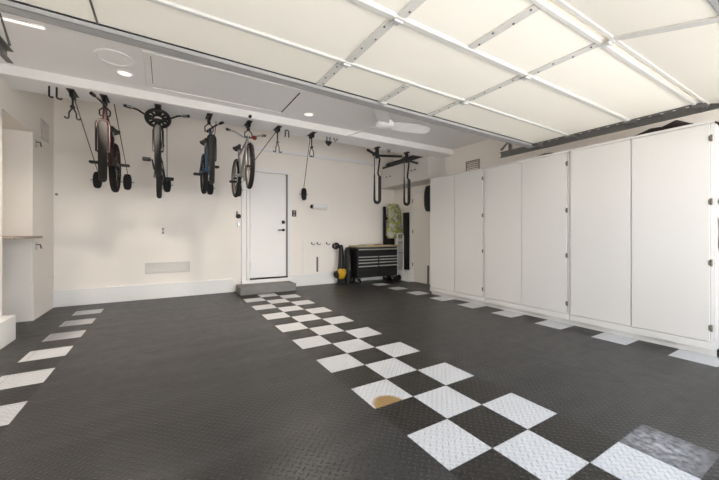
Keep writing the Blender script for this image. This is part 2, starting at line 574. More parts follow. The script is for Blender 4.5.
# stiles with screws, hinges where they cross the joints
def stile(x, a, b):
    o = wpart('stile', box(B(), x - 0.028, x + 0.028, a, b, ZD - 0.009, ZD), M['stile'], gd, gl, smooth=False)
    s = B()
    n = 4
    for i in range(n):
        y = a + (b - a) * (i + 0.5) / n
        cyl(s, (x + (0.012 if i % 2 else -0.012), y, ZD - 0.009), (x + (0.012 if i % 2 else -0.012), y, ZD - 0.014), 0.006, 8)
    wpart('screws', s, M['galv_d'], o, gl)
for x, k in ((1.03, 0), (1.62, 0), (2.21, 0), (3.3, 0), (1.06, 1), (2.25, 1), (1.63, 2), (1.08, 2), (2.27, 2), (-0.1, 1), (-0.1, 2)):
    a, b = secs[k]
    if x == 3.3:
        continue
    stile(x, a + 0.02, b - 0.005 if k == 0 else b - 0.02)
bm = B()
prism(bm, [(y1 - 0.03, z1 - 0.009), (y0, z0), (y0, z0 - 0.009), (y1 - 0.03, z1 - 0.018)], 'x', 2.245, 2.305)
wpart('stile', bm, M['stile'], gd, gl, smooth=False)
wpart('seam', box(B(), -0.325, -0.315, 1.965, 2.345, ZD - 0.003, ZD), M['galv_d'], gd, gl, smooth=False)
for x, y in ((1.05, 1.94), (2.24, 1.94), (1.07, 1.395), (2.27, 1.395), (1.63, 2.32), (2.28, 0.893)):
    h = B()
    box(h, x - 0.022, x + 0.022, y - 0.030, y + 0.030, ZD - 0.024, ZD - 0.018)
    cyl(h, (x - 0.028, y - 0.012, ZD - 0.026), (x + 0.028, y - 0.012, ZD - 0.026), 0.008, 10)
    wpart('hinge', h, M['galv'], gd, gl)
# perforated end stile along the right edge, roller brackets
bm = B()
box(bm, DX1 - 0.075, DX1 + 0.004, 0.90, 2.345, ZD - 0.006, ZD)
es = wpart('end_stile', bm, M['galv_d'], gd, gl, smooth=False)
bm = B()
for i in range(16):
    y = 0.98 + i * 0.085
    if min(abs(y - 1.395), abs(y - 1.94)) > 0.05:
        box(bm, DX1 - 0.046, DX1 - 0.030, y - 0.010, y + 0.010, ZD - 0.009, ZD - 0.006)
wpart('slots', bm, M['white'], es, gl, smooth=False)
for y in (0.90, 1.395, 1.94, 2.33):
    h = B()
    box(h, DX1 - 0.09, DX1 + 0.01, y - 0.045, y + 0.045, ZD - 0.028, ZD - 0.007)
    cyl(h, (DX1 - 0.02, y, ZD - 0.028), (DX1 + 0.085, y, ZD - 0.012), 0.006, 8)
    cyl(h, (DX1 + 0.055, y, ZD - 0.014), (DX1 + 0.085, y, ZD - 0.014), 0.022, 14)
    wpart('roller_bracket', h, M['galv_d'], gd, gl)

# the raised door hangs slightly out of square: its far edge swings a little deeper on the right
for o in gd.children_recursive:
    if o.type == 'MESH':
        for v in o.data.vertices:
            wx_, wy_ = v.co.x + gl[0], v.co.y + gl[1]
            v.co.y += (wx_ - 2.0) * 0.028 * max(0.0, (wy_ - 0.9) / 1.45)
# door tracks and their hangers
def track(x, side, label):
    loc = (x, 1.7, ZD)
    t = thing('door_track', label, 'door track', loc, None)
    bm = B()
    ya, yb = 0.55, 2.99
    box(bm, x + side * 0.0 - 0.003, x + 0.003, ya, yb, ZD - 0.045, ZD + 0.03)
    box(bm, min(x, x - side * 0.032), max(x, x - side * 0.032), ya, yb, ZD - 0.048, ZD - 0.042)
    box(bm, min(x, x - side * 0.032), max(x, x - side * 0.032), ya, yb, ZD + 0.027, ZD + 0.033)
    wpart('rail', bm, M['galv_d'], t, loc, smooth=False)
    # curve at the near end
    c = [(x, 0.55 - 0.34 * math.sin(a), ZD - 0.34 * (1 - math.cos(a))) for a in [i * PI / 16 for i in range(9)]]
    bm = B()
    tube(bm, c + [(x, 0.21, 0.3)], 0.02, 6)
    wpart('curve', bm, M['galv_d'], t, loc)
    for yh in ((2.83,) if side < 0 else (2.83, 1.2)):
        bm = B()
        xs = x + side * 0.006
        box(bm, xs - 0.022, xs + 0.022, yh - 0.002, yh + 0.002, ZD - 0.04, ZC)
        box(bm, xs - 0.022, xs - 0.018, yh, yh + 0.03, ZD - 0.04, ZC)
        hg = wpart('hanger', bm, M['galv_d'], t, loc, smooth=False)
        for i in range(9):
            z = ZD + 0.06 + i * 0.05
            wpart('hole', cyl(B(), (xs, yh - 0.002, z), (xs, yh - 0.0035, z), 0.006, 10), M['white'], hg, loc)
    bm = B()
    prism(bm, [(2.80, ZD + 0.19), (2.83, ZD + 0.19), (2.99, ZD + 0.07), (2.96, ZD + 0.05)], 'x', x - 0.02 * side - 0.002, x - 0.02 * side + 0.002)
    wpart('brace', bm, M['galv_d'], t, loc, smooth=False)
    return t
track(4.225, 1, 'perforated steel door track along the right edge of the raised garage door')
track(-0.885, -1, 'steel door track end with perforated hanger at the upper left corner')

# ------------------------------------------------------------------ ceiling fittings
hx0, hx1, hy0, hy1 = -0.12, 1.37, 3.60, 4.36
hl = (0.62, 3.98, ZC)
t = thing('attic_hatch', 'wide white attic hatch panel set in the ceiling', 'hatch', hl)
bm = B()
box(bm, hx0 - 0.055, hx0, hy0 - 0.055, hy1, ZC - 0.016, ZC)
box(bm, hx0, hx1, hy0 - 0.055, hy0, ZC - 0.016, ZC)
box(bm, hx0, hx1, hy1, hy1 + 0.02, ZC - 0.016, ZC)
wpart('frame', bm, M['white'], t, hl, bevel=0.003, smooth=False)
wpart('panel', box(B(), hx0 + 0.006, hx1 - 0.01, hy0 + 0.006, hy1 - 0.006, ZC - 0.007, ZC), M['ceil'], t, hl, bevel=0.002, smooth=False)
wpart('gap', box(B(), hx1 - 0.010, hx1 + 0.004, hy0 + 0.05, hy1 - 0.02, ZC - 0.009, ZC), M['dark'], t, hl, smooth=False)
wpart('gap', box(B(), hx0 + 0.001, hx0 + 0.006, hy0 + 0.02, hy1 - 0.10, ZC - 0.009, ZC), M['galv_d'], t, hl, smooth=False)
loc = (-0.41, 3.83, ZC)
t = thing('ceiling_speaker', 'round flush white ceiling speaker left of the attic hatch', 'speaker', loc)
wpart('ring', lathe(B(), [(0.156, 0), (0.154, -0.012), (0.140, -0.016), (0.132, -0.004), (0.132, 0)], loc, n=40), M['ceil'], t, loc)
wpart('grille', lathe(B(), [(0.0, -0.007), (0.131, -0.006), (0.131, 0)], loc, n=40), M['ceil'], t, loc)
def downlight(loc, label):
    t = thing('downlight', label, 'ceiling light', loc, None)
    wpart('ring', lathe(B(), [(0.078, 0), (0.078, -0.006), (0.060, -0.009), (0.058, 0)], loc), M['white'], t, loc)
    wpart('lens', lathe(B(), [(0.0, -0.006), (0.057, -0.004), (0.057, 0)], loc), M['lampglow'], t, loc)
    ld = bpy.data.lights.new('bulb', 'AREA')
    ld.shape = 'DISK'
    ld.size = 0.11
    ld.spread = math.radians(140)
    ld.energy = 11
    ld.color = (1.0, 0.90, 0.76)
    l = bpy.data.objects.new('bulb', ld)
    COL.objects.link(l)
    l.parent = t
    l.location = (0, 0, -0.015)
    return t
downlight((-0.36, 4.15, ZC), 'small round recessed downlight beside the round ceiling speaker')
downlight((1.72, 4.23, ZC), 'small round recessed downlight between attic hatch and ceiling fan')
loc = (-0.92, 3.56, ZC)
t = thing('strip_light', 'slim white strip light fixed to the ceiling at upper left', 'ceiling light', loc)
wpart('housing', box(B(), -1.35, -0.83, 3.545, 3.585, ZC - 0.012, ZC), M['white'], t, loc, bevel=0.004, smooth=False)
wpart('diffuser', box(B(), -1.34, -0.84, 3.55, 3.58, ZC - 0.020, ZC - 0.011), M['lampglow'], t, loc, bevel=0.004, smooth=False)

# ceiling fan
fl = (2.335, 3.27, ZC)
t = thing('ceiling_fan', 'white three-blade ceiling fan hanging beyond the raised garage door', 'fan', fl)
fx, fy, zh = fl[0], fl[1], 2.445
wpart('canopy', lathe(B(), [(0.0, 0.0), (0.065, 0.0), (0.06, -0.03), (0.02, -0.055), (0.0, -0.055)], fl), M['fan'], t, fl)
wpart('rod', cyl(B(), (fx, fy, ZC - 0.04), (fx, fy, zh + 0.06), 0.013), M['fan'], t, fl)
wpart('motor', lathe(B(), [(0.0, 0.10), (0.03, 0.10), (0.045, 0.06), (0.10, 0.035), (0.115, 0.01), (0.11, -0.015), (0.085, -0.04), (0.0, -0.05)], (fx, fy, zh)), M['fan'], t, fl)
for k, a in enumerate((-12, 108, 228)):
    bm = B()
    ca, sa = math.cos(math.radians(a)), math.sin(math.radians(a))
    top, bot = [], []
    prof = [(0.08, 0.045, 0.05), (0.16, 0.075, 0.07), (0.30, 0.088, 0.075), (0.45, 0.085, 0.075), (0.56, 0.078, 0.06), (0.62, 0.055, 0.03), (0.64, 0.01, -0.01)]
    rows = []
    for r, wp_, wm_ in prof:
        row = []
        for q in range(5):
            f = q / 4
            y = -wm_ + (wp_ + wm_) * f
            zz = zh - 0.004 - y * 0.30
            row.append((r * ca - y * sa + fx, r * sa + y * ca + fy, zz))
        rows.append(row)
    for sgn in (0.004, -0.004):
        vv = [[bm.verts.new((p[0], p[1], p[2] + sgn)) for p in row] for row in rows]
        (top if sgn > 0 else bot).extend(vv)
        for i in range(len(vv) - 1):
            for j in range(4):
                bm.faces.new((vv[i][j], vv[i][j + 1], vv[i + 1][j + 1], vv[i + 1][j]))
    ring = lambda V: [V[i][0] for i in range(len(V))] + V[-1][1:] + [V[i][4] for i in range(len(V) - 2, -1, -1)] + V[0][3:0:-1]
    ra, rb = ring(top), ring(bot)
    for i in range(len(ra)):
        j = (i + 1) % len(ra)
        bm.faces.new((ra[i], ra[j], rb[j], rb[i]))
    wpart('blade', bm, M['fan'], t, fl)

# ------------------------------------------------------------------ tall white cabinets on the right
CX = 4.12
def cabinet(ya, yb, label, dots=False):
    """ya < yb; fronts face -x"""
    loc = (CX + 0.4, (ya + yb) / 2, 0)
    t = thing('storage_cabinet', label, 'cabinet', loc, 'tall white cabinets along the right wall')
    bm = B()
    x0, x1 = CX + 0.020, XR - 0.004
    box(bm, x0, x1, ya + 0.002, ya + 0.030, 0.06, 2.085)
    box(bm, x0, x1, yb - 0.030, yb - 0.002, 0.06, 2.085)
    box(bm, x0, x1, ya + 0.030, yb - 0.030, 0.06, 0.085)
    box(bm, x0, x1, ya + 0.002, yb - 0.002, 2.060, 2.085)
    box(bm, x1 - 0.012, x1, ya + 0.03, yb - 0.03, 0.085, 2.06)
    box(bm, x0, x0 + 0.02, ya + 0.03, yb - 0.03, 0.085, 0.14)
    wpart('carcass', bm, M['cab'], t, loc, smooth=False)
    wpart('face_rail', box(B(), CX + 0.002, CX + 0.020, ya + 0.002, yb - 0.002, 0.06, 0.128), M['cab'], t, loc, bevel=0.003, smooth=False)
    wpart('top_rail', box(B(), CX - 0.002, CX + 0.020, ya + 0.002, yb - 0.002, 2.066, 2.090), M['cab'], t, loc, bevel=0.002, smooth=False)
    wpart('kick', box(B(), CX + 0.045, CX + 0.065, ya + 0.002, yb - 0.002, 0, 0.06), M['cab'], t, loc, smooth=False)
    mid = (ya + yb) / 2
    for k, (a, b) in enumerate(((ya + 0.032, mid - 0.004), (mid + 0.004, yb - 0.012))):
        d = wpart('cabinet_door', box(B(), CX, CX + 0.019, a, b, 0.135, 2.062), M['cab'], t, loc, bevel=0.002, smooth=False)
        if k == 0:
            for z in (0.255, 0.83, 1.37, 1.93):
                h = B()
                prism(h, [(ya + 0.014, z - 0.030), (ya + 0.028, z - 0.030), (ya + 0.040, z - 0.016), (ya + 0.040, z + 0.016), (ya + 0.028, z + 0.030), (ya + 0.014, z + 0.030)], 'x', CX - 0.006, CX - 0.0005)
                cyl(h, (CX - 0.006, ya + 0.020, z - 0.030), (CX - 0.006, ya + 0.020, z + 0.030), 0.005, 10)
                wpart('hinge', h, M['hinge'], d, loc)
    return t
cabinet(3.20, 4.37, 'tall white two-door cabinet farthest along the right wall, by the side door')
cabinet(2.005, 3.20, 'tall white two-door cabinet in the middle of the row of three')
cabinet(0.815, 2.005, 'tall white two-door cabinet nearest the camera at right edge')

# soft things lying on top of the cabinets
def lump(name, pts, y0, y1, x, m, label, cat):
    bm = B()
    n = len(pts)
    loc = (x, (y0 + y1) / 2, 2.087)
    ring0 = []
    rows = []
    for i in range(n):
        f = i / (n - 1)
        y = y0 + (y1 - y0) * f
        h = pts[i]
        rows.append([bm.verts.new((x + 0.16 * math.cos(a), y, 2.087 + max(0.004, h) * math.sin(a))) for a in [PI * q / 8 for q in range(9)]])
    for A, C in zip(rows, rows[1:]):
        for q in range(8):
            bm.faces.new((A[q], A[q + 1], C[q + 1], C[q]))
        bm.faces.new((A[8], A[0], C[0], C[8]))
    bm.faces.new(rows[0])
    bm.faces.new(rows[-1][::-1])
    return solo(name, bm, m, label, cat, loc)
lump('folded_blanket', [0.03, 0.08, 0.14, 0.10, 0.11, 0.07, 0.04, 0.02], 0.93, 1.62, 4.40, M['brown'], 'dark brown folded cloth heaped on top of the nearest white cabinet', 'blanket')
lump('cloth_bundle', [0.02, 0.08, 0.09, 0.07, 0.02], 2.25, 2.62, 4.42, M['brown'], 'dark cloth bundle on top of the middle white cabinet', 'bundle')

# things on the near end panel of the cabinets
loc = (4.30, 0.79, 1.37)
bm = B()
tube(bm, [(4.20, 0.795, 1.372), (4.27, 0.79, 1.38), (4.34, 0.785, 1.36), (4.38, 0.79, 1.30)], [0.012, 0.03, 0.036, 0.02], 10)
solo('garden_glove', bm, M['green'], 'green cloth item hanging on the near end of the white cabinets', 'glove', loc)
loc = (4.32, 0.78, 1.10)
t = thing('dust_pan', 'black and grey dustpan hanging on the near end of the white cabinets', 'dustpan', loc)
wpart('lip', prism(B(), [(4.185, 1.23), (4.40, 1.20), (4.42, 1.15), (4.23, 1.14)], 'y', 0.765, 0.80), M['black'], t, loc, bevel=0.004)
wpart('pan', prism(B(), [(4.23, 1.14), (4.42, 1.15), (4.42, 0.95), (4.20, 0.95)], 'y', 0.775, 0.80), M['grey'], t, loc, bevel=0.004)

# ------------------------------------------------------------------ overhead cupboard in the back right corner
loc = (4.67, 5.585, 2.19)
t = thing('wall_cupboard', 'white wall cupboard high in the back right corner above the tool chest', 'cupboard', loc)
wpart('carcass', box(B(), 4.47, XR - 0.003, 4.74, 6.425, 2.185, 2.645), M['cab'], t, loc, smooth=False)
for a, b, ks in ((4.745, 5.58, 5.50), (5.585, 6.42, 5.66)):
    d = wpart('cupboard_door', box(B(), 4.452, 4.469, a, b, 2.19, 2.64), M['cab'], t, loc, bevel=0.002, smooth=False)
for kd, ys in ((0, (5.138, 5.249)), (1, (6.005, 6.142))):
    for y in ys:
        kb = B()
        lathe(kb, [(0.006, 0), (0.006, 0.012), (0.017, 0.018), (0.014, 0.028), (0, 0.03)], (4.452, y, 2.425), axis=(-1, 0, 0), n=12)
        dd = [c for c in t.children if c.name.startswith('cupboard_door')][kd]
        wpart('knob', kb, M['black'], dd, loc)
loc = (4.60, 5.5, 2.65)
bm = B()
tube(bm, [(4.485, 5.02, 2.673), (4.485, 5.6, 2.673), (4.485, 6.35, 2.673)], 0.027, 12)
solo('dark_pole', bm, M['black'], 'black pole lying along the top of the corner wall cupboard', 'pole', (4.50, 5.6, 2.648))
bm = B()
tube(bm, [(4.60, 5.02, 2.721), (4.60, 6.3, 2.721)], [0.075, 0.075], 16)
solo('red_tube', bm, M['maroon'], 'dark red long tube lying on top of the corner wall cupboard', 'tube', (4.66, 5.65, 2.648))

# ------------------------------------------------------------------ bikes
def make_bike(name, label, x, yf, zb, R, wb, pitch, frame_m, fork_m, tyre_m, rim_m, bar_yaw, bar_w, wall_m=None, tw=0.027, crank=0.5, bar_h=0.44, extras=(), steer=0.0, rise=0.035, bar_y=0.13, head_x=0.0):
    t = thing(name, label, 'bicycle', (x, yf, zb), 'bicycles hanging from the soffit hoists')
    t.rotation_euler = (-pitch, 0, 0)
    z0 = R
    steer_m = Matrix.Rotation(steer, 4, 'Z')
    def wheel(c, rot):
        n0 = B()
        torus(n0, (0, 0, 0), (1, 0, 0), R - tw, tw, 44, 12)
        bmesh.ops.transform(n0, matrix=Matrix.Translation(c) @ rot, verts=n0.verts[:])
        wobj = obj('wheel', n0, tyre_m, t)
        n1 = B()
        torus(n1, (0, 0, 0), (1, 0, 0), R - tw * 2.05, tw * 0.50, 44, 8)
        bmesh.ops.transform(n1, matrix=Matrix.Translation(c) @ rot, verts=n1.verts[:])
        obj('rim', n1, rim_m, wobj)
        n2 = B()
        for i in range(24):
            a = 2 * PI * i / 24
            s = 0.025 if i % 2 else -0.025
            aa = a + (0.35 if (i // 2) % 2 else -0.35)
            tube(n2, [(s, 0.02 * math.cos(aa), 0.02 * math.sin(aa)), (0, (R - tw * 2.2) * math.cos(a), (R - tw * 2.2) * math.sin(a))], 0.0016, 4)
        bmesh.ops.transform(n2, matrix=Matrix.Translation(c) @ rot, verts=n2.verts[:])
        obj('spokes', n2, M['alu'], wobj)
        n3 = B()
        lathe(n3, [(0.0, -0.05), (0.012, -0.05), (0.014, -0.03), (0.026, -0.03), (0.026, -0.022), (0.016, -0.018), (0.016, 0.018), (0.026, 0.022), (0.026, 0.03), (0.014, 0.03), (0.012, 0.05), (0, 0.05)], (0, 0, 0), axis=(1, 0, 0), n=16)
        bmesh.ops.transform(n3, matrix=Matrix.Translation(c) @ rot, verts=n3.verts[:])
        obj('hub', n3, M['gunm'], wobj)
        if wall_m:
            for sx in (-1, 1):
                n4 = B()
                torus(n4, (sx * tw * 0.72, 0, 0), (1, 0, 0), R - tw * 1.35, tw * 0.36, 44, 6)
                bmesh.ops.transform(n4, matrix=Matrix.Translation(c) @ rot, verts=n4.verts[:])
                obj('side_wall', n4, wall_m, wobj)
    fa = Vector((0, 0, z0))
    wheel(fa, steer_m)
    wheel(Vector((0, wb, z0)), Matrix.Identity(4))
    crown = Vector((0, 0.10, z0 + R + 0.035))
    head_t = Vector((0, 0.145 + head_x * 0.3, z0 + R + 0.10 + head_x))
    bb = Vector((0, wb * 0.60, z0 - 0.02))
    st = Vector((0, wb * 0.78, z0 + 0.36))
    head_b = Vector((0, 0.112, z0 + R + 0.05))
    f = B()
    tube(f, [head_b, head_t], 0.022, 12)
    tube(f, [head_b + Vector((0, .01, .01)), bb], [0.022, 0.024], 12)
    tube(f, [head_t - Vector((0, 0, .015)), st - Vector((0, .02, .04))], 0.017, 12)
    tube(f, [bb, st], 0.018, 12)
    for s in (-1, 1):
        tube(f, [bb + Vector((s * .02, .02, 0)), (s * 0.05, wb * 0.75, z0), (s * 0.065, wb, z0)], 0.0095, 8)
        tube(f, [st - Vector((0, -.0, .07)), (s * 0.045, wb * 0.87, z0 + 0.19), (s * 0.065, wb, z0)], 0.008, 8)
    cyl(f, bb + Vector((-.04, 0, 0)), bb + Vector((.04, 0, 0)), 0.024)
    obj('frame', f, frame_m, t)
    fk = B()
    for s in (-1, 1):
        fw = tw + 0.017
        p = [Vector((s * fw, 0, 0)), Vector((s * fw, 0.02, 0.15)), Vector((s * fw, 0.065, R - 0.02)), Vector((s * fw * 0.85, 0.09, R + 0.02)), Vector((s * fw * 0.45, 0.10, R + 0.04))]
        tube(fk, [fa + steer_m @ q for q in p], [0.009, 0.012, 0.013, 0.014, 0.016], 10)
    tube(fk, [fa + steer_m @ Vector((-.03, .10, R + .042)), fa + steer_m @ Vector((.03, .10, R + .042))], 0.016, 10)
    obj('fork', fk, fork_m, t)
    # bars
    hb = B()
    bc = Vector((0, bar_y, z0 + bar_h + 0.02))
    tube(hb, [head_t, head_t + Vector((0, 0.01, 0.02)), bc], 0.014, 10)
    ry = Matrix.Rotation(bar_yaw, 4, 'Z')
    w2 = bar_w / 2
    pl = [(-w2, 0.06, rise), (-w2 * 0.62, 0.03, rise * 0.72), (-w2 * 0.2, 0, 0.0), (0, 0, 0), (w2 * 0.2, 0, 0.0), (w2 * 0.62, 0.03, rise * 0.72), (w2, 0.06, rise)]
    pl = [bc + ry @ Vector(q) for q in pl]
    tube(hb, pl, 0.0115, 10)
    hbo = obj('handlebar', hb, M['gunm'] if frame_m is not M['silver'] else M['alu'], t)
    for s in (0, 1):
        a, b = (pl[0], pl[1]) if s == 0 else (pl[-1], pl[-2])
        g = B()
        tube(g, [a, a.lerp(b, 0.55)], 0.018, 10)
        obj('grip', g, M['black'], hbo)
        g = B()
        c = a.lerp(b, 0.68)
        d = ry @ Vector((0, -0.05, -0.02))
        tube(g, [c, c + d * 0.6, a.lerp(b, 0.25) + d], 0.006, 8)
        obj('brake_lever', g, M['alu'], hbo)
    # saddle
    sp = st + Vector((0, 0.035, 0.10))
    g = B()
    tube(g, [st, sp], 0.0135, 10)
    obj('seat_post', g, M['alu'], t)
    g = B()
    rows = []
    for yy, ww, hh in ((-0.15, 0.012, 0.0), (-0.12, 0.022, 0.012), (-0.04, 0.03, 0.015), (0.04, 0.052, 0.018), (0.10, 0.072, 0.026), (0.135, 0.06, 0.026), (0.145, 0.03, 0.018)):
        rows.append([g.verts.new(sp + Vector((ww * math.cos(a), yy, hh + 0.022 * math.sin(a) - (0.018 if math.sin(a) < 0 else 0)))) for a in [2 * PI * q / 12 for q in range(12)]])
    for A, C in zip(rows, rows[1:]):
        for q in range(12):
            g.faces.new((A[q], A[(q + 1) % 12], C[(q + 1) % 12], C[q]))
    g.faces.new(rows[0])
    g.faces.new(rows[-1][::-1])
    obj('saddle', g, M['black'], t)
    # drivetrain
    g = B()
    torus(g, bb + Vector((0.05, 0, 0)), (1, 0, 0), 0.075, 0.006, 28, 6)
    for i in range(5):
        a = 2 * PI * i / 5
        tube(g, [bb + Vector((.05, 0, 0)), bb + Vector((.05, .075 * math.cos(a), .075 * math.sin(a)))], 0.006, 6)
    d = Vector((0, math.cos(crank), math.sin(crank))) * 0.165
    tube(g, [bb + Vector((.055, 0, 0)), bb + Vector((.075, 0, 0)) + d], [0.012, 0.009], 8)
    tube(g, [bb + Vector((-.055, 0, 0)), bb + Vector((-.075, 0, 0)) - d], [0.012, 0.009], 8)
    cyl(g, bb + Vector((-.06, 0, 0)), bb + Vector((.06, 0, 0)), 0.012)
    cr = obj('crank', g, M['gunm'] if frame_m is not M['silver'] else M['alu'], t)
    for s in (-1, 1):
        c = bb + Vector((s * 0.08, 0, 0)) + d * s
        g = B()
        cyl(g, c, c + Vector((s * 0.10, 0, 0)), 0.008, 8)
        for yy in (-0.038, 0.038):
            box(g, min(c.x + s * .015, c.x + s * .10), max(c.x + s * .015, c.x + s * .10), c.y + yy - .006, c.y + yy + .006, c.z - .012, c.z + .012)
        for xx in (.015, .055, .10):
            box(g, c.x + s * xx - .005, c.x + s * xx + .005, c.y - .038, c.y + .038, c.z - .010, c.z + .010)
        obj('pedal', g, M['black'], cr)
    g = B()
    lathe(g, [(0.0, 0.0), (0.045, 0.0), (0.035, 0.02), (0.02, 0.03), (0, 0.03)], (0.028, wb, z0), axis=(1, 0, 0), n=20)
    obj('cassette', g, M['gunm'], t)
    g = B()
    tube(g, [bb + Vector((.05, 0, .078)), (0.045, wb, z0 + .042)], 0.004, 5)
    tube(g, [bb + Vector((.05, 0, -.078)), (0.045, wb - .02, z0 - .10), (0.045, wb + .01, z0 - .042)], 0.004, 5)
    obj('chain', g, M['gunm'], t)
    g = B()
    box(g, 0.038, 0.052, wb - .03, wb + .0, z0 - .115, z0 - .03)
    obj('derailleur', g, M['gunm'], t)
    for kind in extras:
        if kind == 'disc':
            c = bc + Vector((0, 0.03, 0.025))
            g = B()
            lathe(g, [(0.045, -0.012), (0.05, -0.014), (0.062, -0.014), (0.062, 0.01), (0.05, 0.014), (0.045, 0.012)], c, axis=(0, 0.45, 0.9), n=28)
            tube(g, circle(c, (0, 0.45, 0.9), 0.125, 32), 0.021, 8, closed=True)
            for i in range(12):
                a = 2 * PI * i / 12
                t_, a_, b_ = basis((0, 0.45, 0.9))
                dd = a_ * math.cos(a) + b_ * math.sin(a)
                tube(g, [c + dd * 0.05, c + dd * 0.125], 0.015, 6)
            obj('round_plate', g, M['black'], t)
        if kind == 'bell':
            g = B()
            lathe(g, [(0, .03), (.022, .026), (.034, .008), (.034, 0), (0, 0)], bc + Vector((0.09, -0.03, 0.0)), axis=(0, -1, 0.2), n=16)
            obj('bell', g, M['red'], hbo)
        if kind == 'rotors':
            pass
    return t

HY = 4.75   # hoists on the soffit
make_bike('bicycle', 'maroon bicycle with dusty brown tyres, leftmost of the four hanging bikes', -0.59, 4.52, 1.66, 0.335, 1.02, 0.0, M['maroon'], M['maroon'], M['rubber_b'], M['gunm'], 1.45, 0.46, tw=0.040, crank=0.15, steer=0.13, bar_h=0.54, head_x=0.09)
make_bike('bicycle', 'black bicycle with wide handlebar and round perforated plate, second hanging from left', -0.075, 4.66, 1.80, 0.318, 1.02, 0.17, M['gunm'], M['gunm'], M['rubber'], M['gunm'], 0.0, 0.70, tw=0.034, crank=-0.5, bar_h=0.37, extras=('disc',), rise=0.145, bar_y=-0.06)
make_bike('bicycle', 'blue bicycle with black tyres hanging third from left', 0.53, 4.66, 1.745, 0.318, 1.0, 0.02, M['blue'], M['gunm'], M['rubber'], M['gunm'], -1.3, 0.50, tw=0.032, crank=0.6, steer=-0.10)
make_bike('bicycle', 'silver bicycle with tan-walled tyres and red bell hanging nearest the back door', 1.015, 4.66, 1.72, 0.318, 1.0, 0.02, M['silver'], M['silver'], M['rubber'], M['alu'], 0.05, 0.56, wall_m=M['tan'], tw=0.030, crank=0.9, extras=('bell',), steer=-0.08, bar_h=0.42, rise=0.09)

# ------------------------------------------------------------------ hoists on the soffit
def hoist(x, label, hooks, drop, spread=0.06, chain=0.12):
    loc = (x, HY, ZS)
    t = thing('bike_hoist', label, 'bike hoist', loc, 'pulley hoists under the soffit')
    bm = B()
    prism(bm, [(x - 0.035, ZS - 0.003), (x + 0.035, ZS - 0.003), (x + 0.035, ZS), (x - 0.035, ZS)], 'y', HY - 0.13, HY + 0.13)
    box(bm, x - 0.018, x - 0.014, HY - 0.07, HY + 0.07, ZS - 0.06, ZS)
    box(bm, x + 0.014, x + 0.018, HY - 0.07, HY + 0.07, ZS - 0.06, ZS)
    wpart('bracket', bm, M['blackm'], t, loc, smooth=False)
    for dy in (-0.04, 0.04):
        bm = B()
        lathe(bm, [(0, -0.012), (0.028, -0.012), (0.020, 0), (0.028, 0.012), (0, 0.012)], (x, HY + dy, ZS - 0.038), axis=(1, 0, 0), n=18)
        wpart('pulley', bm, M['black'], t, loc)
    z = ZS - 0.06
    bm = B()
    tube(bm, [(x, HY, z), (x, HY, z - chain)], 0.010, 8)
    lathe(bm, [(0, 0.02), (0.02, 0.016), (0.022, -0.016), (0, -0.02)], (x, HY, z - chain), axis=(0, 1, 0), n=12)
    wpart('block', bm, M['black'], t, loc)
    for s in (-1, 1):
        bm = B()
        top = z - chain
        L = drop - (ZS - top)
        pts = [(x, HY, top), (x + s * spread * 0.5, HY, top - L * 0.25), (x + s * spread, HY, top - L * 0.5), (x + s * spread, HY, top - L * 0.82)]
        pts += [(x + s * (spread - 0.018) + s * 0.018 * math.cos(a), HY, top - L * 0.85 - 0.022 * math.sin(a)) for a in [PI * q / 5 for q in range(0, 6)]]
        if hooks == 'out':
            pts = pts[:4] + [(x + s * (spread + 0.018) - s * 0.018 * math.cos(a), HY, top - L * 0.85 - 0.022 * math.sin(a)) for a in [PI * q / 5 for q in range(0, 6)]]
        tube(bm, pts, 0.0075, 8)
        wpart('hook', bm, M['black'], t, loc)
    return t
hoist(-0.885, 'empty black pulley hoist with double hook left of the maroon bicycle', 'out', 0.29, 0.032, 0.10)
hoist(-0.60, 'black pulley hoist carrying the maroon bicycle', 'in', 0.20, 0.05, 0.03)
hoist(-0.075, 'black pulley hoist carrying the black bicycle with wide handlebar', 'in', 0.17, 0.05, 0.02)
hoist(0.505, 'black pulley hoist carrying the blue bicycle', 'in', 0.20, 0.05, 0.03)
hoist(1.015, 'black pulley hoist carrying the silver bicycle', 'in', 0.20, 0.05, 0.03)
hoist(1.435, 'empty black pulley hoist with double hook right of the silver bicycle', 'out', 0.36, 0.025, 0.15)
hoist(1.98, 'empty black pulley hoist with double hook above the door switch', 'in', 0.36, 0.032, 0.15)

